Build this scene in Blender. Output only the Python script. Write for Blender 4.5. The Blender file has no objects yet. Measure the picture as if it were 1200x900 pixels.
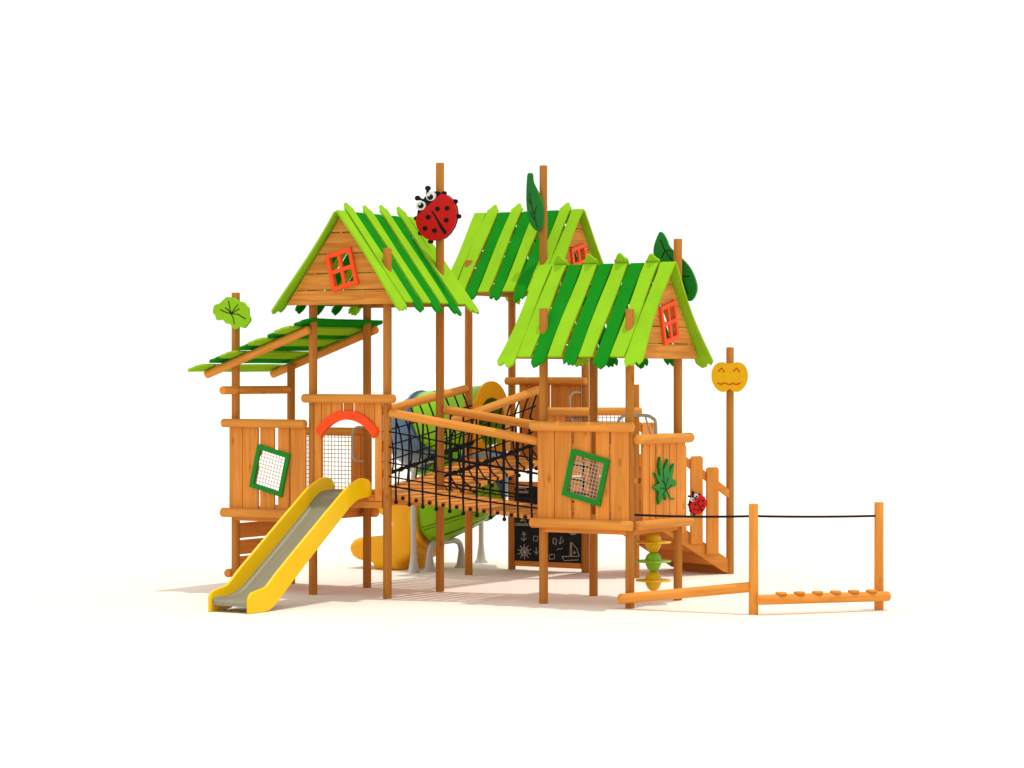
import bpy, math, random
from math import sin, cos, pi, radians, sqrt, atan2
from mathutils import Vector as V, Matrix

random.seed(7)
SC = bpy.context.scene
COL = SC.collection

# ------------------------------------------------------------------ materials
def new_mat(name):
    m = bpy.data.materials.new(name); m.use_nodes = True
    nt = m.node_tree; b = nt.nodes['Principled BSDF']
    return m, nt, b

def mk_wood(name, c_lo, c_hi, c_dark, rough=.55):
    m, nt, b = new_mat(name); N = nt.nodes; L = nt.links
    a = N.new('ShaderNodeAttribute'); a.attribute_name = 'gco'
    t = N.new('ShaderNodeAttribute'); t.attribute_name = 'tone'
    mp = N.new('ShaderNodeMapping'); mp.inputs['Scale'].default_value = (26, 26, 1.6)
    L.new(a.outputs['Vector'], mp.inputs['Vector'])
    n1 = N.new('ShaderNodeTexNoise'); n1.inputs['Scale'].default_value = 1.0
    n1.inputs['Detail'].default_value = 6; n1.inputs['Distortion'].default_value = .6
    L.new(mp.outputs[0], n1.inputs['Vector'])
    mp2 = N.new('ShaderNodeMapping'); mp2.inputs['Scale'].default_value = (3, 3, .9)
    L.new(a.outputs['Vector'], mp2.inputs['Vector'])
    n2 = N.new('ShaderNodeTexNoise'); n2.inputs['Scale'].default_value = 2.0; n2.inputs['Detail'].default_value = 3
    L.new(mp2.outputs[0], n2.inputs['Vector'])
    r = N.new('ShaderNodeValToRGB')
    r.color_ramp.elements[0].position = .30; r.color_ramp.elements[0].color = (*c_lo, 1)
    r.color_ramp.elements[1].position = .66; r.color_ramp.elements[1].color = (*c_hi, 1)
    L.new(n1.outputs['Fac'], r.inputs['Fac'])
    # a few darker knots and heart streaks
    vo = N.new('ShaderNodeTexVoronoi'); vo.inputs['Scale'].default_value = 1.0
    mp3 = N.new('ShaderNodeMapping'); mp3.inputs['Scale'].default_value = (5.5, 5.5, 2.4)
    L.new(a.outputs['Vector'], mp3.inputs['Vector']); L.new(mp3.outputs[0], vo.inputs['Vector'])
    rk = N.new('ShaderNodeValToRGB')
    rk.color_ramp.elements[0].position = .05; rk.color_ramp.elements[0].color = (.75, .75, .75, 1)
    rk.color_ramp.elements[1].position = .16; rk.color_ramp.elements[1].color = (0, 0, 0, 1)
    L.new(vo.outputs['Distance'], rk.inputs['Fac'])
    mx = N.new('ShaderNodeMixRGB'); mx.inputs[2].default_value = (*c_dark, 1)
    L.new(rk.outputs[0], mx.inputs[0]); L.new(r.outputs[0], mx.inputs[1])
    # board to board tone and slow patches
    ad = N.new('ShaderNodeMath'); ad.operation = 'MULTIPLY_ADD'; ad.inputs[1].default_value = .34
    L.new(n2.outputs['Fac'], ad.inputs[0]); L.new(t.outputs['Fac'], ad.inputs[2])
    hsv = N.new('ShaderNodeHueSaturation'); L.new(mx.outputs[0], hsv.inputs['Color'])
    L.new(ad.outputs[0], hsv.inputs['Value'])
    L.new(hsv.outputs[0], b.inputs['Base Color'])
    b.inputs['Roughness'].default_value = rough
    b.inputs['Specular IOR Level'].default_value = .04
    bp = N.new('ShaderNodeBump'); bp.inputs['Strength'].default_value = .25; bp.inputs['Distance'].default_value = .004
    L.new(n1.outputs['Fac'], bp.inputs['Height']); L.new(bp.outputs[0], b.inputs['Normal'])
    return m

def mk_paint(name, c, rough=.4, var=.10, spec=.10, scale=3.0):
    m, nt, b = new_mat(name); N = nt.nodes; L = nt.links
    tc = N.new('ShaderNodeTexCoord')
    n = N.new('ShaderNodeTexNoise'); n.inputs['Scale'].default_value = scale; n.inputs['Detail'].default_value = 5
    L.new(tc.outputs['Object'], n.inputs['Vector'])
    r = N.new('ShaderNodeValToRGB')
    r.color_ramp.elements[0].position = .3; r.color_ramp.elements[1].position = .7
    r.color_ramp.elements[0].color = (*[x * (1 - var) for x in c], 1)
    r.color_ramp.elements[1].color = (*[min(1, x * (1 + var)) for x in c], 1)
    L.new(n.outputs['Fac'], r.inputs['Fac']); L.new(r.outputs[0], b.inputs['Base Color'])
    b.inputs['Roughness'].default_value = rough
    b.inputs['Specular IOR Level'].default_value = spec
    return m

M = {}
M['plank'] = mk_wood('varnished_pine', (.60, .205, .034), (.725, .285, .055), (.40, .115, .016))
M['log'] = mk_wood('varnished_log', (.59, .22, .037), (.70, .29, .055), (.40, .125, .018), .6)
M['post'] = mk_wood('stained_post', (.41, .15, .025), (.49, .192, .037), (.27, .085, .013), .6)
M['gable'] = mk_wood('gable_pine', (.43, .145, .022), (.64, .265, .052), (.34, .10, .014))
M['lime'] = mk_paint('lime_paint', (.255, .515, .018), .6, .08, .0)
M['green'] = mk_paint('dark_green_paint', (.010, .225, .012), .6, .09, .0)
M['sign_green'] = mk_paint('leaf_green_paint', (.010, .175, .018), .4, .08)
M['frame_green'] = mk_paint('frame_green_paint', (.012, .215, .020), .4, .06)
M['orange_red'] = mk_paint('orange_red_paint', (.86, .075, .013), .4, .05)
M['yellow'] = mk_paint('yellow_plastic', (.88, .555, .001), .28, .03, .2)
M['amber'] = mk_paint('amber_plastic', (.82, .385, .002), .3, .04, .2)
M['tube_green'] = mk_paint('green_plastic', (.24, .55, .006), .3, .05, .2)
M['tube_blue'] = mk_paint('blue_plastic', (.085, .165, .27), .3, .05, .2)
M['black'] = mk_paint('black_paint', (.008, .007, .007), .4, .2)
M['rope'] = mk_paint('black_rope', (.010, .009, .010), .85, .4, .1, 90)
M['red'] = mk_paint('red_paint', (.56, .008, .007), .4, .06, .12)
M['white'] = mk_paint('white_paint', (.78, .78, .76), .35, .02)
M['steel'] = mk_paint('galvanised_pipe', (.47, .47, .43), .35, .06, .3)
M['wire'] = mk_paint('grey_wire', (.10, .10, .10), .5, .1)
M['board'] = mk_paint('chalkboard_face', (.012, .013, .015), .75, .5, .2, 6)
M['chalk'] = mk_paint('chalk', (.42, .42, .38), .9, .2, .1, 40)
M['rust_line'] = mk_paint('carved_orange_line', (.52, .055, .006), .5, .1)
M['toy_yellow'] = mk_paint('toy_yellow', (.68, .38, .005), .3, .05, .2)
M['toy_green'] = mk_paint('toy_green', (.20, .46, .02), .3, .05, .2)
m, nt, b = new_mat('slide_steel'); M['slide_steel'] = m
b.inputs['Metallic'].default_value = .25; b.inputs['Roughness'].default_value = .5; b.inputs['Specular IOR Level'].default_value = .3
nz = nt.nodes.new('ShaderNodeTexNoise'); nz.inputs['Scale'].default_value = 3
tcn = nt.nodes.new('ShaderNodeTexCoord'); mpn = nt.nodes.new('ShaderNodeMapping'); mpn.inputs['Scale'].default_value = (14, 1, 1)
nt.links.new(tcn.outputs['Object'], mpn.inputs['Vector']); nt.links.new(mpn.outputs[0], nz.inputs['Vector'])
rr = nt.nodes.new('ShaderNodeValToRGB'); rr.color_ramp.elements[0].color = (.22, .21, .145, 1); rr.color_ramp.elements[1].color = (.30, .29, .215, 1)
nt.links.new(nz.outputs['Fac'], rr.inputs['Fac']); nt.links.new(rr.outputs[0], b.inputs['Base Color'])
M['ground'] = mk_paint('white_ground', (.83, .75, .655), .95, .005, .0, .7)

# ------------------------------------------------------------------ mesh builder
X, Y, Z = V((1, 0, 0)), V((0, 1, 0)), V((0, 0, 1))

def frame_for(d):
    d = d.normalized()
    up = Z if abs(d.z) < .95 else X
    a = up.cross(d).normalized(); b = d.cross(a).normalized()
    return a, b, d

class MB:
    def __init__(s): s.v = []; s.f = []; s.m = []; s.g = []; s.t = []
    def add(s, vs, fs, gs=None, tone=None, mi=0):
        o = len(s.v)
        if tone is None: tone = .83 + random.uniform(-.07, .07)
        off = V((random.uniform(0, 40), random.uniform(0, 40), random.uniform(0, 40)))
        s.v += [V(v) for v in vs]
        s.g += [V(g) + off for g in (gs or vs)]
        s.t += [tone] * len(vs)
        s.f += [tuple(i + o for i in f) for f in fs]; s.m += [mi] * len(fs)
    def prism(s, poly, o, eu, ev, en, d, grain='v', tone=None, mi=0):
        """polygon in (u, v), extruded by d along en"""
        o, eu, ev, en = V(o), V(eu), V(ev), V(en); n = len(poly)
        vs = [o + eu * u + ev * v for u, v in poly]; vs += [p + en * d for p in vs]
        gg = [(u, 0, v) if grain == 'v' else (v, 0, u) for u, v in poly]
        gg += [(a, d, c) for a, _, c in gg]
        ar = sum(poly[i][0] * poly[(i + 1) % n][1] - poly[(i + 1) % n][0] * poly[i][1] for i in range(n))
        flip = (ar > 0) == (eu.cross(ev).dot(en) * d > 0)
        f0 = list(range(n)); f1 = [i + n for i in range(n)]
        fs = []
        if flip:
            fs = [tuple(reversed(f0)), tuple(f1)] + [(i, (i + 1) % n, (i + 1) % n + n, i + n) for i in range(n)]
        else:
            fs = [tuple(f0), tuple(reversed(f1))] + [(i, i + n, (i + 1) % n + n, (i + 1) % n) for i in range(n)]
        s.add(vs, fs, gg, tone, mi)
    def box(s, x0, x1, y0, y1, z0, z1, grain=None, tone=None, mi=0):
        d = (x1 - x0, y1 - y0, z1 - z0)
        if grain is None: grain = max(range(3), key=lambda i: d[i])
        vs = [V((x, y, z)) for z in (z0, z1) for y in (y0, y1) for x in (x0, x1)]
        o = {0: (1, 2, 0), 1: (0, 2, 1), 2: (0, 1, 2)}[grain]
        gs = [(v[o[0]], v[o[1]], v[o[2]]) for v in vs]
        s.add(vs, [(0, 2, 3, 1), (4, 5, 7, 6), (0, 1, 5, 4), (2, 6, 7, 3), (0, 4, 6, 2), (1, 3, 7, 5)], gs, tone, mi)
    def beam(s, p0, p1, w, h, up=None, tone=None, mi=0):
        p0, p1 = V(p0), V(p1); d = (p1 - p0); L = d.length; d.normalize()
        up = V(up) if up else (Z if abs(d.z) < .95 else X)
        a = d.cross(up).normalized(); b = a.cross(d).normalized()
        s.prism([(-w / 2, -h / 2), (w / 2, -h / 2), (w / 2, h / 2), (-w / 2, h / 2)], p0, a, b, d, L, tone=tone, mi=mi)
        n = len(s.g) - 8; og = s.g[n].copy()
        for i in range(8):
            q = s.v[n + i] - p0; s.g[n + i] = og + V((q.dot(a), q.dot(b), q.dot(d)))
    def hexa(s, c, grain, tone=None, mi=0):
        """c: 8 corners, bottom 4 ccw then top 4"""
        c = [V(p) for p in c]; g = V(grain).normalized(); a, b, _ = frame_for(g)
        gs = [(p.dot(a), p.dot(b), p.dot(g)) for p in c]
        s.add(c, [(3, 2, 1, 0), (4, 5, 6, 7), (0, 1, 5, 4), (1, 2, 6, 5), (2, 3, 7, 6), (3, 0, 4, 7)], gs, tone, mi)
    def cyl(s, p0, p1, r0, r1=None, seg=18, bev=.012, tone=None, mi=0):
        p0, p1 = V(p0), V(p1); r1 = r0 if r1 is None else r1
        a, b, d = frame_for(p1 - p0); L = (p1 - p0).length
        nmid = max(1, int(L / .5))
        st = [(0, r0 - bev), (bev * .35, r0 - bev * .35), (bev, r0)]
        for k in range(1, nmid):
            q = k / nmid; st.append((L * q, r0 + (r1 - r0) * q))
        st += [(L - bev, r1), (L - bev * .35, r1 - bev * .35), (L, r1 - bev)]
        vs = []; gs = []
        for z, r in st:
            for i in range(seg):
                t = 2 * pi * i / seg
                vs.append(p0 + d * z + a * (r * cos(t)) + b * (r * sin(t))); gs.append((r * cos(t), r * sin(t), z))
        fs = []
        for k in range(len(st) - 1):
            for i in range(seg):
                j = (i + 1) % seg
                fs.append((k * seg + i, k * seg + j, (k + 1) * seg + j, (k + 1) * seg + i))
        fs.append(tuple(reversed(range(seg)))); fs.append(tuple((len(st) - 1) * seg + i for i in range(seg)))
        s.add(vs, fs, gs, tone, mi)
    def tube(s, path, r, seg=8, closed=False, tone=1.0, mi=0):
        P = [V(p) for p in path]; n = len(P)
        rr = r if callable(r) else (lambda t: r)
        vs = []; ref = None
        for k in range(n):
            if closed: d = P[(k + 1) % n] - P[k - 1]
            else: d = P[min(k + 1, n - 1)] - P[max(k - 1, 0)]
            d.normalize()
            if ref is None: ref = frame_for(d)[0]
            a = (ref - d * ref.dot(d)).normalized(); ref = a; b = d.cross(a)
            R = rr(k / max(1, n - 1))
            for i in range(seg):
                t = 2 * pi * i / seg; vs.append(P[k] + a * R * cos(t) + b * R * sin(t))
        fs = []
        for k in range(n if closed else n - 1):
            k2 = (k + 1) % n
            for i in range(seg):
                j = (i + 1) % seg
                fs.append((k * seg + i, k * seg + j, k2 * seg + j, k2 * seg + i))
        if not closed:
            fs.append(tuple(reversed(range(seg)))); fs.append(tuple((n - 1) * seg + i for i in range(seg)))
        s.add(vs, fs, None, tone, mi)
    def lathe(s, prof, o, seg=28, axis=Z, mi=0, tone=1.0):
        o = V(o); a, b, d = frame_for(V(axis)); vs = []
        for r, z in prof:
            for i in range(seg):
                t = 2 * pi * i / seg; vs.append(o + d * z + a * r * cos(t) + b * r * sin(t))
        fs = []
        for k in range(len(prof) - 1):
            for i in range(seg):
                j = (i + 1) % seg
                fs.append((k * seg + i, k * seg + j, (k + 1) * seg + j, (k + 1) * seg + i))
        fs.append(tuple(reversed(range(seg)))); fs.append(tuple((len(prof) - 1) * seg + i for i in range(seg)))
        s.add(vs, fs, None, tone, mi)
    def ball(s, c, r, mi=0, seg=10):
        s.lathe([(max(.0005, r * sin(pi * k / 6)), -r * cos(pi * k / 6)) for k in range(7)], c, seg, Z, mi)
    def build(s, name, mats, parent=None, smooth=True):
        if not isinstance(mats, (list, tuple)): mats = [mats]
        off = V((0, 0, 0)); p = parent
        while p is not None:
            off += p.location; p = p.parent
        me = bpy.data.meshes.new(name)
        me.from_pydata([v - off for v in s.v], [], s.f)
        for mm in mats: me.materials.append(mm)
        me.polygons.foreach_set('material_index', s.m)
        ga = me.attributes.new('gco', 'FLOAT_VECTOR', 'POINT'); ga.data.foreach_set('vector', [c for g in s.g for c in g])
        ta = me.attributes.new('tone', 'FLOAT', 'POINT'); ta.data.foreach_set('value', s.t)
        if smooth:
            me.polygons.foreach_set('use_smooth', [True] * len(me.polygons))
            me.set_sharp_from_angle(angle=radians(38))
        me.update()
        o = bpy.data.objects.new(name, me); COL.objects.link(o)
        if parent: o.parent = parent
        return o

def thing(name, label, cat, loc=(0, 0, 0), group=None):
    o = bpy.data.objects.new(name, None); COL.objects.link(o); o.location = loc
    o.empty_display_size = .2
    o['label'] = label; o['category'] = cat
    if group: o['group'] = group
    return o

# polygon clipping (convex holes in planks)
def clip(poly, a, b, keep_left):
    out = []; n = len(poly)
    sd = lambda p: ((b[0] - a[0]) * (p[1] - a[1]) - (b[1] - a[1]) * (p[0] - a[0])) * (1 if keep_left else -1)
    for i in range(n):
        p, q = poly[i], poly[(i + 1) % n]; dp, dq = sd(p), sd(q)
        if dp >= 0: out.append(p)
        if dp * dq < 0:
            t = dp / (dp - dq); out.append((p[0] + (q[0] - p[0]) * t, p[1] + (q[1] - p[1]) * t))
    ded = []
    for p in out:
        if not ded or abs(p[0] - ded[-1][0]) + abs(p[1] - ded[-1][1]) > 1e-6: ded.append(p)
    ar = abs(sum(ded[i][0] * ded[(i + 1) % len(ded)][1] - ded[(i + 1) % len(ded)][0] * ded[i][1] for i in range(len(ded)))) if len(ded) > 2 else 0
    return ded if ar > 1e-5 else []
def subtract(poly, hole):
    """hole: convex ccw polygon"""
    res = []; cur = poly
    for i in range(len(hole)):
        if not cur: break
        a, b = hole[i], hole[(i + 1) % len(hole)]
        o = clip(cur, a, b, False)
        if o: res.append(o)
        cur = clip(cur, a, b, True)
    return res
def planks(mb, rects, o, eu, ev, en, d, grain='v', holes=(), mi=0):
    for poly in rects:
        if len(poly) == 4 and not isinstance(poly[0], (tuple, list)):
            u0, u1, v0, v1 = poly; poly = [(u0, v0), (u1, v0), (u1, v1), (u0, v1)]
        ps = [poly]
        for h in holes: ps = [q for p in ps for q in subtract(p, h)]
        tone = .83 + random.uniform(-.11, .09)
        st = random.getstate()
        for p in ps:
            random.setstate(st); mb.prism(p, o, eu, ev, en, d, grain, tone, mi)
        random.random()
def rrect(cx, cy, w, h, a):
    c, s_ = cos(a), sin(a)
    return [(cx + x * c - y * s_, cy + x * s_ + y * c) for x, y in ((-w / 2, -h / 2), (w / 2, -h / 2), (w / 2, h / 2), (-w / 2, h / 2))]
def frame_window(mb, cx, cy, w, h, a, bar, o, eu, ev, en, d, cross=0):
    """rotated rectangular frame made of butted bars"""
    c, s_ = cos(a), sin(a); eu2 = V(eu) * c + V(ev) * s_; ev2 = V(ev) * c - V(eu) * s_
    o2 = V(o) + V(eu) * cx + V(ev) * cy
    R = [(-w / 2, w / 2, -h / 2, -h / 2 + bar), (-w / 2, w / 2, h / 2 - bar, h / 2),
         (-w / 2, -w / 2 + bar, -h / 2 + bar, h / 2 - bar), (w / 2 - bar, w / 2, -h / 2 + bar, h / 2 - bar)]
    if cross:
        R += [(-cross / 2, cross / 2, -h / 2 + bar, h / 2 - bar), (-w / 2 + bar, -cross / 2, -cross / 2, cross / 2), (cross / 2, w / 2 - bar, -cross / 2, cross / 2)]
    for u0, u1, v0, v1 in R:
        mb.prism([(u0, v0), (u1, v0), (u1, v1), (u0, v1)], o2, eu2, ev2, en, d, tone=1)
def wire_mesh(mb, poly, o, eu, ev, step=.047, r=.0032, ang=0):
    """welded wire grid clipped to a convex polygon (u, v)"""
    o, eu, ev = V(o), V(eu), V(ev); en = eu.cross(ev).normalized()
    cx = sum(p[0] for p in poly) / len(poly); cy = sum(p[1] for p in poly) / len(poly)
    for k in range(2):
        d = (cos(ang + k * pi / 2), sin(ang + k * pi / 2)); nrm = (-d[1], d[0])
        for i in range(-30, 31):
            p = (cx + nrm[0] * i * step, cy + nrm[1] * i * step)
            ts = []
            n = len(poly); lo, hi = -9, 9; ok = True
            for j in range(n):
                a, b2 = poly[j], poly[(j + 1) % n]; ex, ey = b2[0] - a[0], b2[1] - a[1]
                num = ex * (p[1] - a[1]) - ey * (p[0] - a[0]); den = ex * d[1] - ey * d[0]
                if abs(den) < 1e-9:
                    if num < 0: ok = False
                elif den > 0: lo = max(lo, -num / den)
                else: hi = min(hi, -num / den)
            if not ok or hi - lo < .02: continue
            q0 = o + eu * (p[0] + d[0] * lo) + ev * (p[1] + d[1] * lo) + en * (r * 1.5 * k)
            q1 = o + eu * (p[0] + d[0] * hi) + ev * (p[1] + d[1] * hi) + en * (r * 1.5 * k)
            mb.tube([q0, q1], r, 5)
def bez(p0, p1, sag, n=8):
    p0, p1, sag = V(p0), V(p1), V(sag)
    return [p0.lerp(p1, i / n) + sag * (4 * (i / n) * (1 - i / n)) for i in range(n + 1)]
def cat(pts, n=8, closed=False):
    P = [V(p) for p in pts]; out = []; m_ = len(P)
    for i in range(m_ if closed else m_ - 1):
        if closed: a, b, c, d = P[i - 1], P[i], P[(i + 1) % m_], P[(i + 2) % m_]
        else: a, b, c, d = P[max(i - 1, 0)], P[i], P[i + 1], P[min(i + 2, m_ - 1)]
        for k in range(n):
            t = k / n
            out.append(.5 * ((2 * b) + (c - a) * t + (2 * a - 5 * b + 4 * c - d) * t * t + (3 * b - a - 3 * c + d) * t ** 3))
    if not closed: out.append(P[-1])
    return out
def cat2(pts, n=6):
    return [(p.x, p.y) for p in cat([(u, v, 0) for u, v in pts], n, True)]

# ------------------------------------------------------------------ setting
g = MB(); S = 3000
g.add([(-S, -S, 0), (S, -S, 0), (S, S, 0), (-S, S, 0)], [(0, 1, 2, 3)], None, 1)
go = g.build('ground', M['ground']); go['kind'] = 'structure'

# ------------------------------------------------------------------ plan of the play set (metres)
PR = .0505
T1 = dict(x0=0.0, x1=1.048, y0=0.0, y1=1.118)
T2 = dict(x0=.03, x1=1.144, y0=3.38, y1=4.455)
T3 = dict(x0=2.893, x1=3.997, y0=.405, y1=1.554)
TAN = 1.307

def post(root, x, y, top, z0=0.0):
    mb = MB(); mb.cyl((x, y, z0), (x, y, top), PR, PR * .97, 20, .006, .82 + random.uniform(-.05, .05))
    return mb.build('post', M['post'], root)
def log(root, p0, p1, r=.052, name='rail_log', mat='log'):
    mb = MB(); mb.cyl(p0, p1, r, r, 18, .018)
    return mb.build(name, M[mat], root)

RAG = [[(0, .0), (.16, .055), (.34, .03), (.5, .045), (.68, -.012), (.84, .03), (1, -.03)],
       [(0, .03), (.2, .07), (.4, .05), (.55, .0), (.7, .04), (.88, .035), (1, -.02)],
       [(0, -.02), (.15, .03), (.3, .0), (.46, .05), (.72, .07), (.9, .03), (1, .0)]]

def roof(root, ridge0, axis, h, length, oversh, gables, gable_in=.105, win=(), zbase=None):
    """ridge0 start of ridge, axis along it, h horizontal direction of the + slope; oversh = +1/-1 slope whose pale boards run past the ridge"""
    ridge0, axis, h = V(ridge0), V(axis), V(h)
    th = math.atan(TAN); L = lambda run: run / cos(th)
    # ridge pole and purlins carry the boards
    fb = MB(); c = ridge0 - Z * .075
    fb.beam(c + axis * .14, c + axis * (length - .14), .05, .07)
    ro = fb.build('roof', M['post'], root)
    for sg in (1, -1):
        sv = h * sg * cos(th) - Z * sin(th); nv = h * sg * sin(th) + Z * cos(th)
        for run in (.22, .76):
            fb = MB(); c = ridge0 + sv * L(run) - nv * .042
            fb.beam(c + axis * .14, c + axis * (length - .14), .055, .052, nv); fb.build('purlin', M['post'], ro)
    pitch = length / 9
    for sg in (1, -1):
        sv = h * sg * cos(th) - Z * sin(th); nv = h * sg * sin(th) + Z * cos(th)
        for k in range(9):
            rake = k in (0, 8); dark = k in (2, 4, 6)
            c = pitch * (k + .5); w = pitch * (.93 if rake else .88)
            s0 = 0.0; s1 = L(.82)
            if rake: s1 = L(.865); s0 = .0
            if dark: s1 = L(.865) + random.uniform(-.02, .02)
            top = [(0, 0), (1, 0)]
            if not rake and not dark:
                if sg == oversh:
                    s0 = -.085 + random.uniform(-.02, .02)
                    top = [(0, .05), (.18, .02), (.4, -.035), (.62, -.045), (.8, .01), (1, .04)]
                else: s0 = .014
            elif sg != oversh: s0 = .016
            bot = random.choice(RAG) if (rake or dark) else [(0, .0), (1, .0)]
            bot = [(a, b - .01) for a, b in bot]
            if random.random() < .5: bot = [(1 - a, b) for a, b in reversed(bot)]
            lv, rv = [], []
            ph = [random.uniform(0, 6) for _ in range(2)]
            for i in range(1, 9):
                q = i / 9; s_ = s0 + (s1 - s0) * q
                wl = .008 * sin(5 * q + ph[0]); wr = .008 * sin(5 * q + ph[1])
                fl = 0
                if rake: fl = .055 * (q - .15) ** 2 - .02 * sin(pi * q)
                lv.append((c - w / 2 + wl - (fl if k == 0 else 0), s_))
                rv.append((c + w / 2 + wr + (fl if k == 8 else 0), s_))
            fl = .04 if rake else 0
            a0 = c - w / 2 - (fl if k == 0 else 0); a1 = c + w / 2 + (fl if k == 8 else 0)
            poly = [(c - w / 2 + w * a, s0 + b) for a, b in top] + rv + [(a0 + (a1 - a0) * a, s1 + b) for a, b in reversed(bot)] + list(reversed(lv))
            mb = MB(); lift = .0 if (dark) else .015
            if rake: lift = .008
            mb.prism(poly, ridge0 + nv * (lift - .012), axis, sv, nv, .024)
            bo = mb.build('roof_board', M['green'] if dark else M['lime'], ro)
            bo['label'] = 'dark green roof board' if dark else 'lime green roof board'
    # gable walls of five planks
    seam = [.045, .24, .485, .715, .905, 1.08]
    for gi, at in enumerate(gables):
        inner = axis * (gable_in if at == 0 else length - gable_in)
        out = -axis if at == 0 else axis
        eu = h if out.cross(Z).dot(h) < 0 else -h      # u runs to the viewer's right when facing the gable
        o = ridge0 + inner
        rects = []
        for i in range(5):
            d0, d1 = seam[i] + (.006 if i else 0), seam[i + 1] - .006
            f = lambda d: max(.004, d / TAN - .052)
            rects.append([(-f(d1), -d1), (f(d1), -d1), (f(d0), -d0), (-f(d0), -d0)])
        hole = []
        wcx, wcy, wa = .03, -.67, radians(14)
        if at in win: hole = [rrect(wcx, wcy, .275, .345, wa)]
        mb = MB(); planks(mb, rects, o, eu, Z, -out, .026, 'u', hole)
        gw = mb.build('gable_wall', M['gable'], root)
        if at in win:
            mb = MB(); frame_window(mb, wcx, wcy, .365, .435, wa, .046, o + out * .002, eu, Z, out, .03, .042)
            mb.build('window_frame', M['orange_red'], gw)
    return ro

def deck(root, x0, x1, y0, y1, z, n=9, name='deck'):
    mb = MB(); st = (y1 - y0) / n
    for i in range(n): mb.box(x0, x1, y0 + i * st + .004, y0 + (i + 1) * st - .004, z - .035, z)
    mb.beam((x0 + .06, y0, z - .085), (x0 + .06, y1, z - .085), .05, .09); mb.beam((x1 - .06, y0, z - .085), (x1 - .06, y1, z - .085), .05, .09)
    return mb.build(name, M['plank'], root)

# ================================================================== TOWER 1 : front, with arch and slide
GT = 'gable roofed towers of the playground'
t = thing('play_tower', 'wooden tower with red arched doorway above the yellow open slide', 'play tower', (.524, .559, 0), GT)
a1 = t
for x, y, zt in ((0, 0, 3.66), (1.048, 0, 4.03), (0, 1.118, 3.66), (1.048, 1.118, 5.09)): post(t, x, y, zt)
deck(t, .055, .993, -.03, 1.15, 1.19)
door = [(.53 + .43 * sin(q), 1.63 + .43 * cos(q)) for q in [radians(60 - i * 10) for i in range(13)]]
door = [(.155, 1.16), (.905, 1.16)] + door
mb = MB()
planks(mb, [(.052, .147, 1.12, 2.25), (.155, .287, 1.12, 2.25), (.297, .438, 1.12, 2.25), (.466, .588, 1.12, 2.25), (.616, .756, 1.12, 2.25), (.764, .897, 1.12, 2.25), (.905, .996, 1.12, 2.25)], (0, -.045, 0), X, Z, Y, .03, 'v', [door])
fp = mb.build('front_panel', M['plank'], t)
arc = [(.53 + .53 * sin(q), 1.63 + .53 * cos(q)) for q in [radians(-56 + i * 8) for i in range(15)]]
arc += [(.53 + .425 * sin(q), 1.63 + .425 * cos(q)) for q in [radians(60 - i * 8) for i in range(16)]]
mb = MB(); mb.prism(arc, (0, -.047, 0), X, Z, -Y, .034, tone=1); o = mb.build('door_arch', M['orange_red'], fp)
log(t, (-.075, -.1, 2.30), (1.215, -.1, 2.30))
log(t, (-.08, 1.19, 1.06), (1.15, 1.19, 1.06))
mb = MB(); mb.beam((.05, -.01, 1.075), (1.0, -.01, 1.075), .07, .075); mb.build('floor_beam', M['plank'], t)
mb = MB(); mb.box(.06, .99, .05, .075, 1.192, 1.235); mb.build('sill_board', M['plank'], t)
roof(t, (.524, -.29, 4.46), Y, X, 1.68, 1, (0, 1), .105, (0,))
def d_handle(root, p, n, out, z0, z1, r=.0135):
    """bent grab handle: stands off a post along out"""
    p, n = V(p), V(out)
    pts = cat([p + Z * z1, p + n * .09 + Z * z1, p + n * .14 + Z * (z1 - .06), p + n * .14 + Z * ((z0 + z1) / 2), p + n * .14 + Z * (z0 + .06), p + n * .09 + Z * z0, p + Z * z0], 6)
    mb = MB(); mb.tube(pts, r, 10); return mb.build('grab_handle', M['steel'], root)
d_handle(t, (-.03, 1.09, 0), None, (-.97, -.25, 0), 1.53, 1.94)

# ================================================================== LEAN-TO on the left
t = thing('lean_to_shelter', 'small timber shelter with slanting striped green roof at far left', 'play shelter', (-.565, .559, 0))
XL = -1.133
post(t, XL, 0, 3.555); post(t, XL, 1.118, 2.70)
deck(t, XL - .03, -.052, -.03, 1.15, .985)
mb = MB()
hw = rrect(-.553, 1.446, .385, .42, radians(-13.6))
planks(mb, [(-1.165, -.976, .93, 1.96), (-.966, -.745, .93, 1.96), (-.709, -.507, .93, 1.96), (-.446, -.292, .93, 1.96), (-.264, -.052, .93, 1.96)], (0, -.055, 0), X, Z, -Y, .028, 'v', [hw])
fp = mb.build('front_panel', M['plank'], t)
mb = MB(); frame_window(mb, -.553, 1.446, .485, .522, radians(-13.6), .056, (0, -.085, 0), X, Z, -Y, .03); mb.build('window_frame', M['frame_green'], fp)
mb = MB(); wire_mesh(mb, rrect(-.553, 1.446, .39, .43, radians(-13.6)), (0, -.078, 0), X, Z, .042, .0027, radians(-13.6)); mb.build('wire_screen', M['wire'], fp)
log(t, (-1.247, -.11, 2.0), (-.03, -.11, 2.0)); log(t, (-1.25, -.12, .935), (.02, -.12, .935), .056)
mb = MB(); mb.beam((XL, -.02, .875), (-.05, -.02, .875), .05, .075); mb.build('floor_beam', M['plank'], t)
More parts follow.
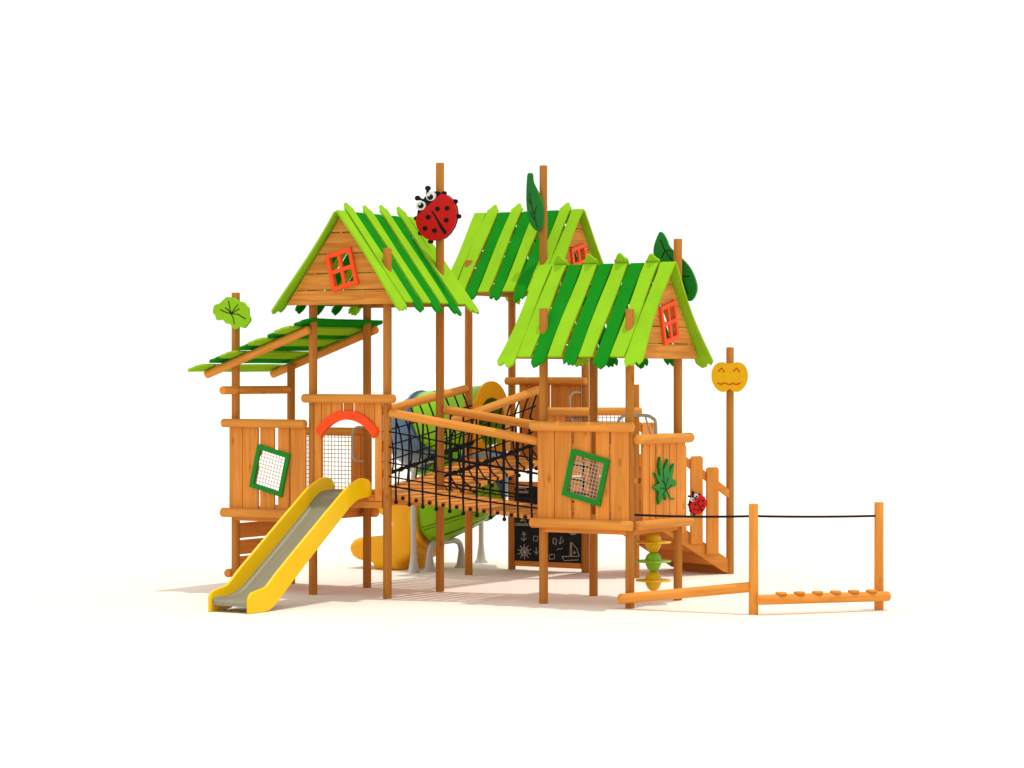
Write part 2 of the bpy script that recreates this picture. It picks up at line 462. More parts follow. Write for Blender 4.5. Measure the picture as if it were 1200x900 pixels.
# back wall with wire screen
log(t, (-1.22, 1.19, 1.88), (-.03, 1.19, 1.88)); log(t, (-1.22, 1.19, .91), (.10, 1.19, .91), .06)
mb = MB(); planks(mb, [(-.25, -.112, .95, 1.84), (-.10, .04, .95, 1.84), (-1.13, -1.04, .95, 1.84)], (0, 1.135, 0), X, Z, Y, .028)
planks(mb, [(-1.04, -.255, .95, 1.06), (-1.04, -.255, 1.07, 1.18)], (0, 1.135, 0), X, Z, Y, .028, 'u')
bp_ = mb.build('back_panel', M['plank'], t)
mb = MB(); wire_mesh(mb, [(-1.04, 1.18), (-.25, 1.18), (-.25, 1.84), (-1.04, 1.84)], (0, 1.15, 0), X, Z, .0505, .0038); mb.build('wire_screen', M['wire'], bp_)
# climbing wall under the left side
for z0, z1 in ((.62, .80), (.425, .595), (.20, .40)):
    mb = MB(); mb.box(XL - .02, XL + .02, .05, 1.07, z0, z1); mb.build('climbing_board', M['plank'], t)
log(t, (-1.215, -.07, .205), (-1.215, 1.2, .205), .05, 'step_log'); log(t, (XL - .0, -.27, 2.39), (XL - .0, 1.07, 2.39), .05)
# rafters and boards
log(t, (-1.50, -.105, 2.573), (.02, -.105, 3.105), .05, 'rafter'); log(t, (-1.49, 1.2, 2.575), (.09, 1.2, 3.128), .05, 'rafter')
ro = t
sl = .35; ex = V((1, 0, sl)).normalized(); en = V((-sl, 0, 1)).normalized()
bx = [-1.56, -1.33, -1.105, -.9, -.68, -.49, -.3, -.12]
for k, x in enumerate(bx):
    dark = k % 2 == 1; w = .215 if not dark else .225
    y0 = (-.36 if not dark else -.25) + random.uniform(-.03, .03); y1 = 1.36 + random.uniform(-.05, .04)
    o = V((x, 0, 2.573 + (x + 1.5) * sl + .058 + (.024 if dark else 0)))
    e0 = [(0, .02), (.25, -.03), (.5, 0), (.7, -.02), (1, .05)]
    poly = [(w * a, y0 + b) for a, b in e0]
    for i in range(1, 8): poly.append((w + .006 * sin(i * 1.3 + k), y0 + (y1 - y0) * i / 8))
    poly += [(w * a, y1 - b) for a, b in reversed(e0)]
    for i in range(7, 0, -1): poly.append((.006 * sin(i * 1.1 + 2 * k), y0 + (y1 - y0) * i / 8))
    mb = MB(); mb.prism(poly, o, ex, Y, en, .024)
    bo = mb.build('roof_board', M['green'] if dark else M['lime'], ro); bo['label'] = 'dark green slanting board' if dark else 'lime green slanting board'

# ================================================================== TOWER 2 : back
t = thing('play_tower', 'rear wooden tower between two roofs, tall leaf sign post rising through its striped roof', 'play tower', (.587, 3.917, 0), GT)
for x, y, zt in ((T2['x0'], T2['y0'], 4.045), (T2['x1'], T2['y0'], 5.214), (T2['x0'], T2['y1'], 3.88), (T2['x1'], T2['y1'], 3.88)): post(t, x, y, zt)
deck(t, .085, 1.09, 3.35, 4.48, 1.51)
for y in (3.38, 4.455): mb = MB(); mb.beam((.08, y, 1.43), (1.09, y, 1.43), .05, .09); mb.build('floor_beam', M['plank'], t)
roof(t, (-.21, 3.917, 4.675), X, -Y, 1.645, 1, (0, 1), .105, (1,))
log(t, (-.02, 4.38, 2.49), (1.2, 4.38, 2.49))
mb = MB(); planks(mb, [(.165, .315, 1.5, 2.45), (.325, .465, 1.5, 2.45), (.485, .62, 1.5, 2.45), (.645, .78, 1.5, 2.45), (.79, .925, 1.5, 2.45), (.935, 1.09, 1.5, 2.45)], (0, 4.42, 0), X, Z, Y, .028)
mb.build('back_panel', M['plank'], t)
d_handle(t, (1.11, 4.40, 0), None, (-.85, -.52, 0), 1.97, 2.34)

# ================================================================== TOWER 3 : right
t = thing('play_tower', 'right hand wooden tower with green framed window beside the maple leaf panel', 'play tower', (3.445, .98, 0), GT)
for x, y, zt in ((T3['x0'], T3['y0'], 3.325), (T3['x1'], T3['y0'], 3.303), (T3['x0'], T3['y1'], 3.03), (T3['x1'], T3['y1'], 4.127)): post(t, x, y, zt)
deck(t, 2.86, 4.03, .44, 1.59, .955)
hw = rrect(3.496, 1.436, .395, .425, radians(-13.7))
mb = MB(); planks(mb, [(2.865, 3.076, .955, 1.96), (3.086, 3.296, .955, 1.96), (3.336, 3.542, .955, 1.96), (3.612, 3.777, .955, 1.96), (3.808, 4.017, .955, 1.96)], (0, .35, 0), X, Z, -Y, .028, 'v', [hw])
fp = mb.build('front_panel', M['plank'], t)
mb = MB(); frame_window(mb, 3.496, 1.436, .50, .535, radians(-13.7), .057, (0, .320, 0), X, Z, -Y, .03); mb.build('window_frame', M['frame_green'], fp)
mb = MB(); wire_mesh(mb, rrect(3.496, 1.436, .40, .44, radians(-13.7)), (0, .328, 0), X, Z, .042, .0035, radians(-13.7)); mb.build('wire_screen', M['steel'], fp)
log(t, (2.79, .30, 2.0), (4.10, .30, 2.0), .056); log(t, (2.79, .295, .915), (4.085, .295, .915), .056)
for p, q in (((2.9, .39, .84), (3.99, .39, .84)), ((3.99, .46, .835), (3.99, 1.52, .835))): mb = MB(); mb.beam(p, q, .06, .06); mb.build('floor_beam', M['plank'], t)
# side panel facing right
mb = MB(); planks(mb, [(.56, .70, .95, 1.83), (.718, .85, .95, 1.83), (.868, 1.034, .95, 1.83), (1.05, 1.189, .95, 1.83), (1.206, 1.354, .95, 1.83), (1.37, 1.585, .95, 1.83)], (4.05, 0, 0), Y, Z, X, .028)
mb.build('side_panel', M['plank'], t)
log(t, (4.1, .38, 1.862), (4.1, 1.68, 1.857), .056); log(t, (4.1, .40, .91), (4.1, 1.67, .905), .056)
mb = MB(); mb.beam((3.99, .46, 1.40), (3.99, 1.5, 1.40), .05, .06); mb.build('side_batten', M['plank'], t)
mb = MB(); mb.tube(cat([(3.17, 1.62, .95), (3.17, 1.64, 1.6), (3.17, 1.65, 2.0), (3.20, 1.65, 2.07), (3.27, 1.65, 2.105), (3.4, 1.65, 2.105), (3.53, 1.65, 2.105), (3.61, 1.65, 2.08), (3.66, 1.65, 2.0), (3.66, 1.64, 1.6), (3.66, 1.62, .95)], 6), .02, 10)
mb.tube([(3.52, 1.66, 2.09), (3.63, 1.67, 1.75), (3.66, 1.67, 1.4)], .011, 8)
mb.build('hoop_handle', M['steel'], t)
roof(t, (2.487, .98, 3.83), X, -Y, 1.787, -1, (0, 1), .12, (1,))

# ================================================================== STAIRS on the right back
P4 = V((2.105, 4.046, 0)); PB = V((2.83, 5.27, 0)); BR = V((1.144, 4.455, 0)); FR = V((1.144, 3.38, 0)); LB = V((1.87, 5.68, 0))
t = thing('wooden_staircase', 'wooden steps with slatted railing running down behind the right tower', 'stairs', (2.1, 4.8, 0))
post(t, P4.x, P4.y, 2.45); post(t, PB.x, PB.y, 2.927)
mb = MB()   # three cornered landing
tri = [(FR.x + .07, FR.y + .06), (P4.x - .06, P4.y - .0), (BR.x + .06, BR.y - .06)]
mb.prism(tri, (0, 0, .92), X, Y, Z, .04, 'u'); mb.beam(FR + V((.05, .03, .88)), P4 + V((-.04, -.03, .88)), .05, .09); mb.beam(P4 + V((-.05, .02, .88)), BR + V((.05, -.02, .88)), .05, .09)
mb.build('landing', M['plank'], t)
dl = (P4 - FR).normalized(); nl = V((dl.y, -dl.x, 0))
log(t, FR + dl * .0 + nl * .09 + Z * 2.11, P4 + dl * .07 + nl * .09 + Z * 2.11, .052)
ll = (P4 - FR).length
mb = MB(); planks(mb, [(.03, .14, .9, 2.07), (.15, .265, .9, 2.07), (1.03, 1.14, .9, 2.07)], FR + nl * .06, dl, Z, -nl, .028)
planks(mb, [(.275, 1.02, .9, 1.09), (.275, 1.02, 1.10, 1.29), (.275, 1.02, 1.30, 1.49), (.275, 1.02, 1.50, 1.70)], FR + nl * .06, dl, Z, -nl, .028, 'u'); lp = mb.build('landing_panel', M['plank'], t)
mb = MB(); wire_mesh(mb, [(.27, 1.70), (1.02, 1.70), (1.02, 2.07), (.27, 2.07)], FR + nl * .05, dl, Z, .05, .0038); mb.build('wire_screen', M['wire'], lp)
ds = (PB - P4).normalized(); ns = V((ds.y, -ds.x, 0)); Ls = (PB - P4).length
def stringer(a, b):
    L_ = (b - a).length; d_ = (b - a).normalized(); n_ = V((d_.y, -d_.x, 0))
    mb = MB(); mb.prism([(0, .82), (L_ - .1, .03), (L_ + .02, .0), (L_ + .02, .10), (L_ - .05, .2), (0, 1.05)], a - n_ * .02, d_, Z, n_, .04, 'u')
    return mb.build('stringer', M['plank'], t)
stringer(P4, PB); stringer(BR + ns * -.02, LB)
for i in range(5):
    mb = MB()
    q = (i + .6) / 5.2; z = .93 * (1 - q) + .05
    a = P4.lerp(PB, q); b = BR.lerp(LB, q); w = ds * .12
    mb.hexa([a - w + Z * (z - .035), a + w + Z * (z - .035), b + w + Z * (z - .035), b - w + Z * (z - .035), a - w + Z * z, a + w + Z * z, b + w + Z * z, b - w + Z * z], b - a)
    zz = z - .20
    mb.hexa([a + w + Z * max(.0, zz), a + w + ds * .02 + Z * max(.0, zz), b + w + ds * .02 + Z * max(0, zz), b + w + Z * max(0, zz), a + w + Z * (z - .036), a + w + ds * .02 + Z * (z - .036), b + w + ds * .02 + Z * (z - .036), b + w + Z * (z - .036)], b - a)
    mb.build('tread', M['plank'], t)
def fence(a, b, side, n0, npl, rail=True):
    d_ = (b - a).normalized(); n_ = V((d_.y, -d_.x, 0)) * side; L_ = (b - a).length
    for q in npl:
        mb = MB()
        u = q * L_; zt = 2.06 - .86 * q; zb = .90 - .80 * q
        w = .088; c_ = .025
        mb.prism([(u - w, zb), (u + w, zb), (u + w, zt - c_), (u + w - c_, zt), (u - w + c_, zt), (u - w, zt - c_)], a + n_ * .04, d_, Z, n_, .03)
        mb.build('slat', M['plank'], t)
    mb = MB(); mb.prism([(.03, 1.88), (L_ - .03, .98), (L_ - .03, 1.09), (.03, 1.99)], a - n_ * .005, d_, Z, n_, .04, 'u'); mb.build('handrail', M['plank'], t)
fence(P4, PB, 1, 0, (.105, .27, .44, .615, .785)); fence(BR, LB, -1, 0, (.1, .27, .45, .62, .8))
post(t, LB.x, LB.y, 1.3)

# ================================================================== CHALKBOARD under tower 2
t = thing('chalkboard', 'black chalkboard with drawn anchor, wheel and sailboat under the rear tower', 'chalkboard', (.587, 4.44, 0))
for z in (1.13, .085): mb = MB(); mb.beam((.085, 4.455, z), (1.09, 4.455, z), .05, .07); mb.build('frame_rail', M['plank'], t)
mb = MB(); mb.box(.082, 1.092, 4.442, 4.462, .121, 1.091, None, 1); bd = mb.build('board', M['board'], t)
CHALK = [
 [(0.091, 1.016), (0.292, 1.021)] ,
 [(0.091, 1.034), (0.292, 1.039)] ,
 [(0.143, 1.035), (0.143, 1.077), (0.248, 1.08), (0.248, 1.038)] ,
 [(0.178, 1.078), (0.213, 1.124), (0.239, 1.08)] ,
 [(0.222, 0.502), (0.222, 0.39)] ,
 [(0.187, 0.468), (0.262, 0.471)] ,
 [(0.178, 0.419), (0.222, 0.386), (0.26, 0.424)] ,
 [(0.204, 0.497), (0.241, 0.499)] ,
 [(0.127, 0.267), (0.334, 0.214)] ,
 [(0.166, 0.32), (0.295, 0.161)] ,
 [(0.229, 0.342), (0.232, 0.139)] ,
 [(0.293, 0.326), (0.168, 0.155)] ,
 [(0.333, 0.277), (0.128, 0.204)] ,
 [(0.29, 0.243), (0.285, 0.221), (0.273, 0.203), (0.253, 0.19), (0.231, 0.185), (0.208, 0.189), (0.189, 0.2), (0.176, 0.217), (0.171, 0.238), (0.176, 0.26), (0.189, 0.278), (0.208, 0.291), (0.231, 0.296), (0.253, 0.293), (0.273, 0.281), (0.285, 0.264), (0.29, 0.243)] ,
 [(0.379, 0.455), (0.439, 0.45), (0.422, 0.382), (0.366, 0.392), (0.379, 0.455)] ,
 [(0.413, 0.307), (0.413, 0.217)] ,
 [(0.379, 0.253), (0.413, 0.214), (0.448, 0.252)] ,
 [(0.664, 0.42), (0.69, 0.436), (0.724, 0.415), (0.707, 0.347), (0.673, 0.368), (0.664, 0.42)] ,
 [(0.767, 0.372), (0.793, 0.462), (0.827, 0.396), (0.767, 0.364)] ,
 [(0.724, 0.281), (0.758, 0.302), (0.776, 0.287), (0.805, 0.309)] ,
 [(0.612, 0.158), (0.612, 0.21), (0.647, 0.223), (0.69, 0.22), (0.69, 0.165), (0.612, 0.158)] ,
 [(0.801, 0.199), (1.066, 0.212), (1.04, 0.164), (0.836, 0.147), (0.801, 0.199)] ,
 [(0.93, 0.385), (0.925, 0.207)] ,
 [(0.942, 0.393), (0.947, 0.208)] ,
 [(0.948, 0.388), (1.023, 0.314), (1.061, 0.212)] ,
 [(0.989, 0.283), (0.989, 0.246)] ,
 [(0.969, 0.26), (0.989, 0.242), (1.01, 0.262)] ,
 [(0.913, 0.51), (0.938, 0.493), (0.998, 0.495), (1.023, 0.514)] ,
 [(0.938, 0.511), (0.964, 0.504), (0.998, 0.514)] ,
]
CHALK += [[(x, z - .43) for x, z in c] for c in CHALK[:4]]
mb = MB()
for s_ in CHALK:
    mb.tube([(x, 4.4415, z) for x, z in s_], .0058, 5)
mb.build('chalk_drawing', M['chalk'], bd)

# ================================================================== ROPE BRIDGES
def bridge(label, A0, A1, B0, B1, za, zb, ra, rb_, n, style, log_ext=.06):
    """A = front/left edge, B = far edge; za/zb deck heights at start and end; ra, rb_ = ((z0,z1) for rail A, (z0,z1) for rail B)"""
    A0, A1, B0, B1 = [V((*p, 0)) for p in (A0, A1, B0, B1)]
    t = thing('rope_bridge', label, 'rope bridge', tuple((A0 + A1 + B0 + B1) / 4), 'rope bridges linking the towers')
    sag = lambda q: -.012 * 4 * q * (1 - q)
    zd = lambda q: za + (zb - za) * q + sag(q)
    def knot(p, r):
        kn = MB(); kn.ball(p, r); kn.build('knot', M['black'], t)
    for i in range(n):
        mb = MB()
        q0, q1 = (i + .14) / n, (i + .86) / n
        c = []
        for dz in (-.05, 0):
            c += [A0.lerp(A1, q0) + Z * (zd(q0) + dz), A0.lerp(A1, q1) + Z * (zd(q1) + dz), B0.lerp(B1, q1) + Z * (zd(q1) + dz), B0.lerp(B1, q0) + Z * (zd(q0) + dz)]
        mb.hexa(c, B0 - A0); mb.build('plank', M['plank'], t)
    dA = (A1 - A0).normalized(); nrm = V((dA.y, -dA.x, 0))
    for (P0, P1, rz, sg) in ((A0, A1, ra, 1), (B0, B1, rb_, -1)):
        out = nrm * sg
        r0, r1 = P0 + Z * rz[0], P1 + Z * rz[1]; d_ = (r1 - r0).normalized()
        log(t, r0 - d_ * log_ext * 0 + d_ * .0, r1, .052, 'handrail')
        net = MB(); rail = lambda q: r0.lerp(r1, q) - Z * .04
        edge = lambda q: P0.lerp(P1, q) + Z * zd(q) + out * .012
        for i in range(n):
            q = (i + .5) / n
            knot(edge(q) - Z * .088, .025)
            if i < n - 1: knot(edge(q + .5 / n) - Z * .03, .022)
        if style == 'straight':
            for i in range(n):
                q = (i + .5) / n
                net.tube(bez(rail(q), edge(q) - Z * .075, out * .02, 6), .0115, 6)
            rows = [.2, .4, .6, .78]
            net.tube([edge(q / 12) + Z * .085 for q in range(13)], .011, 6)
            for rw in rows:
                net.tube([rail(q / 16) .lerp(edge(q / 16), rw) + out * (.02 * 4 * rw * (1 - rw)) for q in range(17)], .0095, 6)
        else:
            low = lambda q: P0.lerp(P1, q) + Z * (zd(q) + .20) + out * .10
            for i in range(n):
                q = (i + .5) / n
                net.tube(bez(rail(q), low(min(1, q + .02)), out * (.07) - Z * .02, 8), .0105, 6)
                net.tube(bez(low(q), edge(min(1, q + .5 / n)), -Z * .03, 5), .010, 6)
            for rw in (.27, .52, .77):
                net.tube([rail(q / 16).lerp(low(q / 16), rw) + out * (.07 * 4 * rw * (1 - rw)) for q in range(17)], .0095, 6)
            for k in range(2):
                net.tube([low(q / 16) + Z * .018 * cos(q * 2.4 + k * pi) + out * .018 * sin(q * 2.4 + k * pi) for q in range(17)], .017, 7)
            net.tube([edge(q / 12) - Z * .02 for q in range(13)], .011, 6)
        net.build('rope_net', M['rope'], t)
    return t
bridge('plank bridge with black rope net sides between arched tower and right tower', (1.10, -.03), (2.84, .395), (1.10, 1.118), (2.84, 1.554), 1.215, .985, (2.14, 1.825), (2.165, 1.875), 11, 'straight')
bridge('rising rope netted bridge leading from arched tower back to rear tower', (.0, 1.17), (.03, 3.33), (1.048, 1.17), (1.144, 3.33), 1.135, 1.50, (2.095, 2.395), (1.98, 2.395), 11, 'bulge')

# ================================================================== OPEN SLIDE
t = thing('slide', 'yellow sided slide with grey metal chute below the red arched doorway', 'slide', (.55, -1.2, 0))
SL0, SL1 = .27, .83; dy = -.225
TOP = [(.235, 1.20), (.235, 1.291), (.20, 1.345), (.158, 1.372), (.08, 1.387), (-.012, 1.385), (-.16, 1.337), (-.31, 1.268), (-.676, 1.032), (-1.175, .704), (-1.626, .404), (-1.72, .33), (-1.796, .278), (-1.87, .258), (-1.95, .248), (-2.06, .225), (-2.1, .19), (-2.114, .155), (-2.114, .0)]
BOT = [(-1.84, .0), (-1.74, .012), (-1.69, .03), (-1.626, .065), (-1.175, .392), (-.676, .738), (-.384, .938), (-.199, 1.067), (-.10, 1.12), (-.012, 1.15), (.235, 1.165)]
prof = [(y + dy, z) for y, z in TOP + BOT]
for x in (SL0, SL1 - .035):
    mb = MB(); mb.prism(prof, (x, 0, 0), Y, Z, X, .035, tone=1)
    o = mb.build('side_wall', M['yellow'], t)
    bv = o.modifiers.new('bevel', 'BEVEL'); bv.width = .012; bv.segments = 3; bv.limit_method = 'ANGLE'; bv.angle_limit = radians(50)
bed = [(.235, 1.21), (.05, 1.205), (-.06, 1.185), (-.18, 1.12), (-.36, .99), (-.676, .775), (-1.175, .445), (-1.5, .235), (-1.62, .175), (-1.76, .135), (-1.9, .125), (-2.03, .125), (-2.065, .11), (-2.075, .07)]
mb = MB(); n_ = len(bed)
pts = cat([(0, y + dy, z) for y, z in bed], 5)
vs = []; gs = []
for p in pts:
    for xx, zz in ((SL0 + .034, .03), (SL0 + .06, .004), (SL0 + .1, 0), (SL1 - .1, 0), (SL1 - .06, .004), (SL1 - .034, .03)):
        vs.append((xx, p.y, p.z + zz))
k = 6; fs = [(i * k + j, i * k + j + 1, (i + 1) * k + j + 1, (i + 1) * k + j) for i in range(len(pts) - 1) for j in range(k - 1)]
fs = [tuple(reversed(f)) for f in fs]
mb.add(vs, fs, None, 1)
o = mb.build('chute', M['slide_steel'], t)
so = o.modifiers.new('thick', 'SOLIDIFY'); so.thickness = .006; so.offset = 0

# ================================================================== TUBE SLIDE
t = thing('tube_slide', 'curling green and blue tube slide with amber exit behind the rope bridge', 'tube slide', (-.9, 4.3, 0))
cxh, cyh, rh = -.92, 4.37, .45; RT = .395
def tpath(s):
    """centre line, s 0..1 straight, 1..2 loop, 2..3 run out"""
    if s <= 1: return V((.03 + (cxh - .03) * s, cyh - rh, 2.05 - .09 * s))
    if s <= 2:
        q = s - 1; ph = -pi / 2 - 2 * pi * q
        z = 1.96 - 1.26 * (q ** 1.1)
        return V((cxh + rh * cos(ph), cyh + rh * sin(ph), z))
    q = s - 2; return V((cxh - .5 * q, cyh - rh, .70 - .14 * q))
def ring(c, d, r, seg=28):
    d = d.normalized(); a = Z.cross(d).normalized(); b = d.cross(a)
    return [c + a * r * cos(2 * pi * i / seg) + b * r * sin(2 * pi * i / seg) for i in range(seg)]
def sweep(mb, s0, s1, r, steps, seg=28, wall=True):
    vs = []; S_ = []
    for i in range(steps + 1):
        s_ = s0 + (s1 - s0) * i / steps
        d = tpath(min(3, s_ + .01)) - tpath(max(0, s_ - .01))
        vs += ring(tpath(s_), d, r, seg)
    n1 = len(vs)
    fs = [(i * seg + j, i * seg + (j + 1) % seg, (i + 1) * seg + (j + 1) % seg, (i + 1) * seg + j) for i in range(steps) for j in range(seg)]
    mb.add(vs, fs, None, 1)
def lip(mb, s_):
    d = (tpath(min(3, s_ + .01)) - tpath(max(0, s_ - .01))).normalized(); c = tpath(s_)
    a = Z.cross(d).normalized(); b = d.cross(a); seg = 28; vs = []
    for r, o_ in ((RT, -.025), (RT + .035, -.025), (RT + .035, .025), (RT, .025)):
        vs += [c + d * o_ + a * r * cos(2 * pi * i / seg) + b * r * sin(2 * pi * i / seg) for i in range(seg)]
    mb.add(vs, [(k * seg + j, k * seg + (j + 1) % seg, ((k + 1) % 4) * seg + (j + 1) % seg, ((k + 1) % 4) * seg + j) for k in range(4) for j in range(seg)], None, 1)
for s0, s1, mt in ((0.02, 1.0, 'tube_green'), (1.0, 1.30, 'tube_blue'), (1.30, 1.60, 'tube_green'), (1.60, 1.76, 'tube_blue'), (1.76, 2.0, 'tube_green')):
    mb = MB(); sweep(mb, s0, s1, RT, max(4, int((s1 - s0) * 40))); lip(mb, s0 + .012) if s0 > .1 else None
    o = mb.build('tube_section', M[mt], t); so = o.modifiers.new('thick', 'SOLIDIFY'); so.thickness = .012
# carved lines on the green sections
mb = MB(); rnd = random.Random(3)
def surf(s_, ang, r=RT + .001):
    d = (tpath(min(3, s_ + .01)) - tpath(max(0, s_ - .01))).normalized(); a = Z.cross(d).normalized(); b = d.cross(a)
    return tpath(s_) + (a * cos(ang) + b * sin(ang)) * r
for rng, cnt in (((1.77, 1.99), 15), ((.05, .95), 12)):
    for _ in range(cnt):
        s_ = rnd.uniform(rng[0], rng[1] - .07); an = rnd.uniform(-.9, pi + .9) + pi if rng[0] > 1 else rnd.uniform(0, 2 * pi)
        ln = rnd.uniform(.10, .22)
        mb.tube([surf(min(rng[1], s_ + ln * k / 6), an + .03 * sin(k)) for k in range(7)], .0034, 5)
mb.build('carved_lines', M['black'], t)
# amber exit: rounded boot shaped shell, open towards -X between toe and hood rim
BOOT = [(-0.928, 0.232), (-1.035, 0.163), (-1.1, 0.127), (-1.136, 0.081), (-1.163, 0.012), (-1.522, 0.0), (-1.542, 0.051), (-1.572, 0.084), (-1.614, 0.105), (-1.74, 0.115), (-1.815, 0.128), (-1.886, 0.164), (-1.926, 0.223), (-1.933, 0.265), (-1.925, 0.314), (-1.869, 0.375), (-1.815, 0.401), (-1.756, 0.417), (-1.597, 0.434), (-1.431, 0.451), (-1.323, 0.479), (-1.278, 0.536), (-1.267, 0.605), (-1.278, 0.66), (-1.315, 0.697), (-1.398, 0.714), (-1.456, 0.734), (-1.494, 0.766), (-1.517, 0.818), (-1.517, 0.887), (-1.464, 0.971), (-1.364, 1.07), (-1.232, 1.14), (-1.1, 1.165), (-0.969, 1.15), (-0.879, 1.06), (-0.863, 0.836)]
def inset(P, d):
    n_ = len(P); ar = sum(P[i][0] * P[(i + 1) % n_][1] - P[(i + 1) % n_][0] * P[i][1] for i in range(n_)); sg = 1 if ar > 0 else -1; out = []
    for i in range(n_):
        e = V((P[(i + 1) % n_][0] - P[i - 1][0], P[(i + 1) % n_][1] - P[i - 1][1])).normalized()
        out.append((P[i][0] - e.y * sg * d, P[i][1] + e.x * sg * d))
    return out
mb = MB(); vs = []; yc = cyh - rh; nb = len(BOOT); rings = []
for yo, d in ((-.41, .075), (-.40, .04), (-.37, .012), (-.33, 0), (.33, 0), (.37, .012), (.40, .04), (.41, .075)):
    vs += [(x, yc + yo, z) for x, z in inset(BOOT, d)]
fs = []; nr = 8
for k in range(nr - 1):
    for i in range(nb):
        if 2 <= k <= 4 and 14 <= i <= 28: continue          # the mouth
        j = (i + 1) % nb; fs.append((k * nb + i, (k + 1) * nb + i, (k + 1) * nb + j, k * nb + j))
fs += [tuple(range(nb)), tuple(reversed([(nr - 1) * nb + i for i in range(nb)]))]
mb.add(vs, fs, None, 1)
o = mb.build('exit_hood', M['amber'], t); so = o.modifiers.new('thick', 'SOLIDIFY'); so.thickness = .012; so.offset = -1
mb = MB(); vs = []; seg = 40
for xx, r in ((-.845, RT + .0), (-.85, RT + .05), (-.90, RT + .055), (-.97, RT + .03), (-1.08, RT)):
    for j in range(seg):
        an = 2 * pi * j / seg; vs.append((xx, yc + r * cos(an), .705 + r * sin(an)))
fs = [(i * seg + j, (i + 1) * seg + j, (i + 1) * seg + (j + 1) % seg, i * seg + (j + 1) % seg) for i in range(4) for j in range(seg)]
mb.add(vs, fs, None, 1); mb.build('joint_collar', M['amber'], t)
# entrance plate on the rear tower's left side
mb = MB(); plate = [(3.47, 1.56), (4.38, 1.56), (4.38, 2.26)] + [(3.92 + .43 * cos(radians(q)), 2.06 + .43 * sin(radians(q))) for q in range(24, 160, 12)] + [(3.46, 2.2)]
holep = [(cyh - rh + .33 * cos(2 * pi * k / 16), 1.95 + .33 * sin(2 * pi * k / 16)) for k in range(16)]
planks(mb, [plate], (.05, 0, 0), Y, Z, -X, .03, 'v', [holep]); mb.t = [1.0] * len(mb.t)
mb.build('entrance_plate', M['amber'], t)
def flared_foot(mb, x, y, r): mb.lathe([(r * 2.6, 0), (r * 2.5, .012), (r * 1.7, .05), (r * 1.35, .14), (r, .24), (r, .26)], (x, y, 0), 18)
for path in ([(-.77, 3.31, 0), (-.77, 3.31, .7), (-.77, 3.31, 1.22), (-.755, 3.32, 1.35), (-.71, 3.36, 1.42), (-.64, 3.42, 1.45), (-.55, 3.6, 1.48)], [(-.93, 5.23, 0), (-.93, 5.23, .5), (-.93, 5.22, .9), (-.92, 5.1, 1.08)]):
    mb = MB(); mb.tube(cat(path, 6), .036, 14); flared_foot(mb, path[0][0], path[0][1], .038); mb.build('support_pipe', M['steel'], t)
mb = MB(); mb.tube(cat([(-.71, 3.60, 0), (-.71, 3.60, .2), (-.71, 3.64, .32), (-.71, 3.76, .37), (-.71, 3.98, .37), (-.70, 4.20, .37), (-.70, 4.32, .32), (-.70, 4.36, .2), (-.70, 4.36, 0)], 6), .038, 14)
flared_foot(mb, -.71, 3.60, .038); flared_foot(mb, -.70, 4.36, .038); mb.build('support_frame', M['steel'], t)

# ================================================================== SIGNS
def ladybug(label, o, eu, n, k, ku):
    """o sign centre, eu horizontal unit, n facing; k metres per drawing unit (vertical), ku horizontal"""
    o, eu, n = V(o), V(eu), V(n).normalized()
    t = thing('ladybug_sign', label, 'ladybug sign', tuple(o), 'ladybug signs')
    c = lambda L_: [((a - 375) * ku, (510 - b) * k) for a, b in L_]
    circ = lambda cx, cy, r, m_=18: c([(cx + r * cos(2 * pi * i / m_), cy - r * sin(2 * pi * i / m_)) for i in range(m_)])
    body = [(112, 478), (440, 195), (520, 225), (585, 285), (628, 370), (642, 450), (635, 545), (605, 640), (550, 725), (485, 785), (400, 815), (310, 812), (235, 782), (170, 722), (125, 640), (107, 560)]
    def layer(mb, poly, d0, d): mb.prism(poly, o + n * d0, eu, Z, n, d, tone=1)
    head = [(108, 490), (120, 420), (145, 340), (190, 265), (240, 205), (300, 170), (370, 165), (430, 185), (450, 200)]
    mb = MB(); layer(mb, c(head + body[2:]), 0, .03)
    for x, y in ((462, 196), (608, 308), (652, 505), (98, 512), (150, 708), (285, 822)): layer(mb, circ(x, y, 31), .004, .022)
    for (ax, ay), (bx_, by_) in (((240, 215), (247, 118)), ((190, 275), (112, 243))):
        layer(mb, circ(bx_, by_, 33), .003, .022)
        dx, dy_ = bx_ - ax, by_ - ay; l_ = sqrt(dx * dx + dy_ * dy_); px, py = -dy_ / l_ * 14, dx / l_ * 14
        layer(mb, c([(ax + px, ay + py), (ax - px, ay - py), (bx_ - px, by_ - py), (bx_ + px, by_ + py)]), .006, .018)
    mb.build('black_body', M['black'], t)
    mb = MB(); layer(mb, c([(117, 480), (442, 200)]) + c(body[2:]), .031, .02); mb.build('red_shell', M['red'], t)
    mb = MB()
    for x, y in ((395, 398), (522, 396), (512, 552), (275, 503), (233, 650), (358, 684)): layer(mb, circ(x, y, 31), .0515, .006)
    layer(mb, c([(315, 420), (336, 428), (420, 560), (520, 712), (490, 740), (440, 670), (375, 530)]), .0515, .005)
    mb.build('spots', M['black'], t)
    for (x, y), (px, py), (hx, hy) in (((308, 228), (304, 240), (288, 214)), ((174, 348), (180, 346), (166, 326))):
        mb = MB(); layer(mb, circ(x, y, 61, 24), .031, .024); e = mb.build('eye', M['white'], t)
        mb = MB(); layer(mb, circ(px, py, 38), .0555, .004); mb.build('pupil', M['black'], e)
        mb = MB(); layer(mb, circ(hx, hy, 15), .06, .003); mb.build('eye_glint', M['white'], e)
    return t
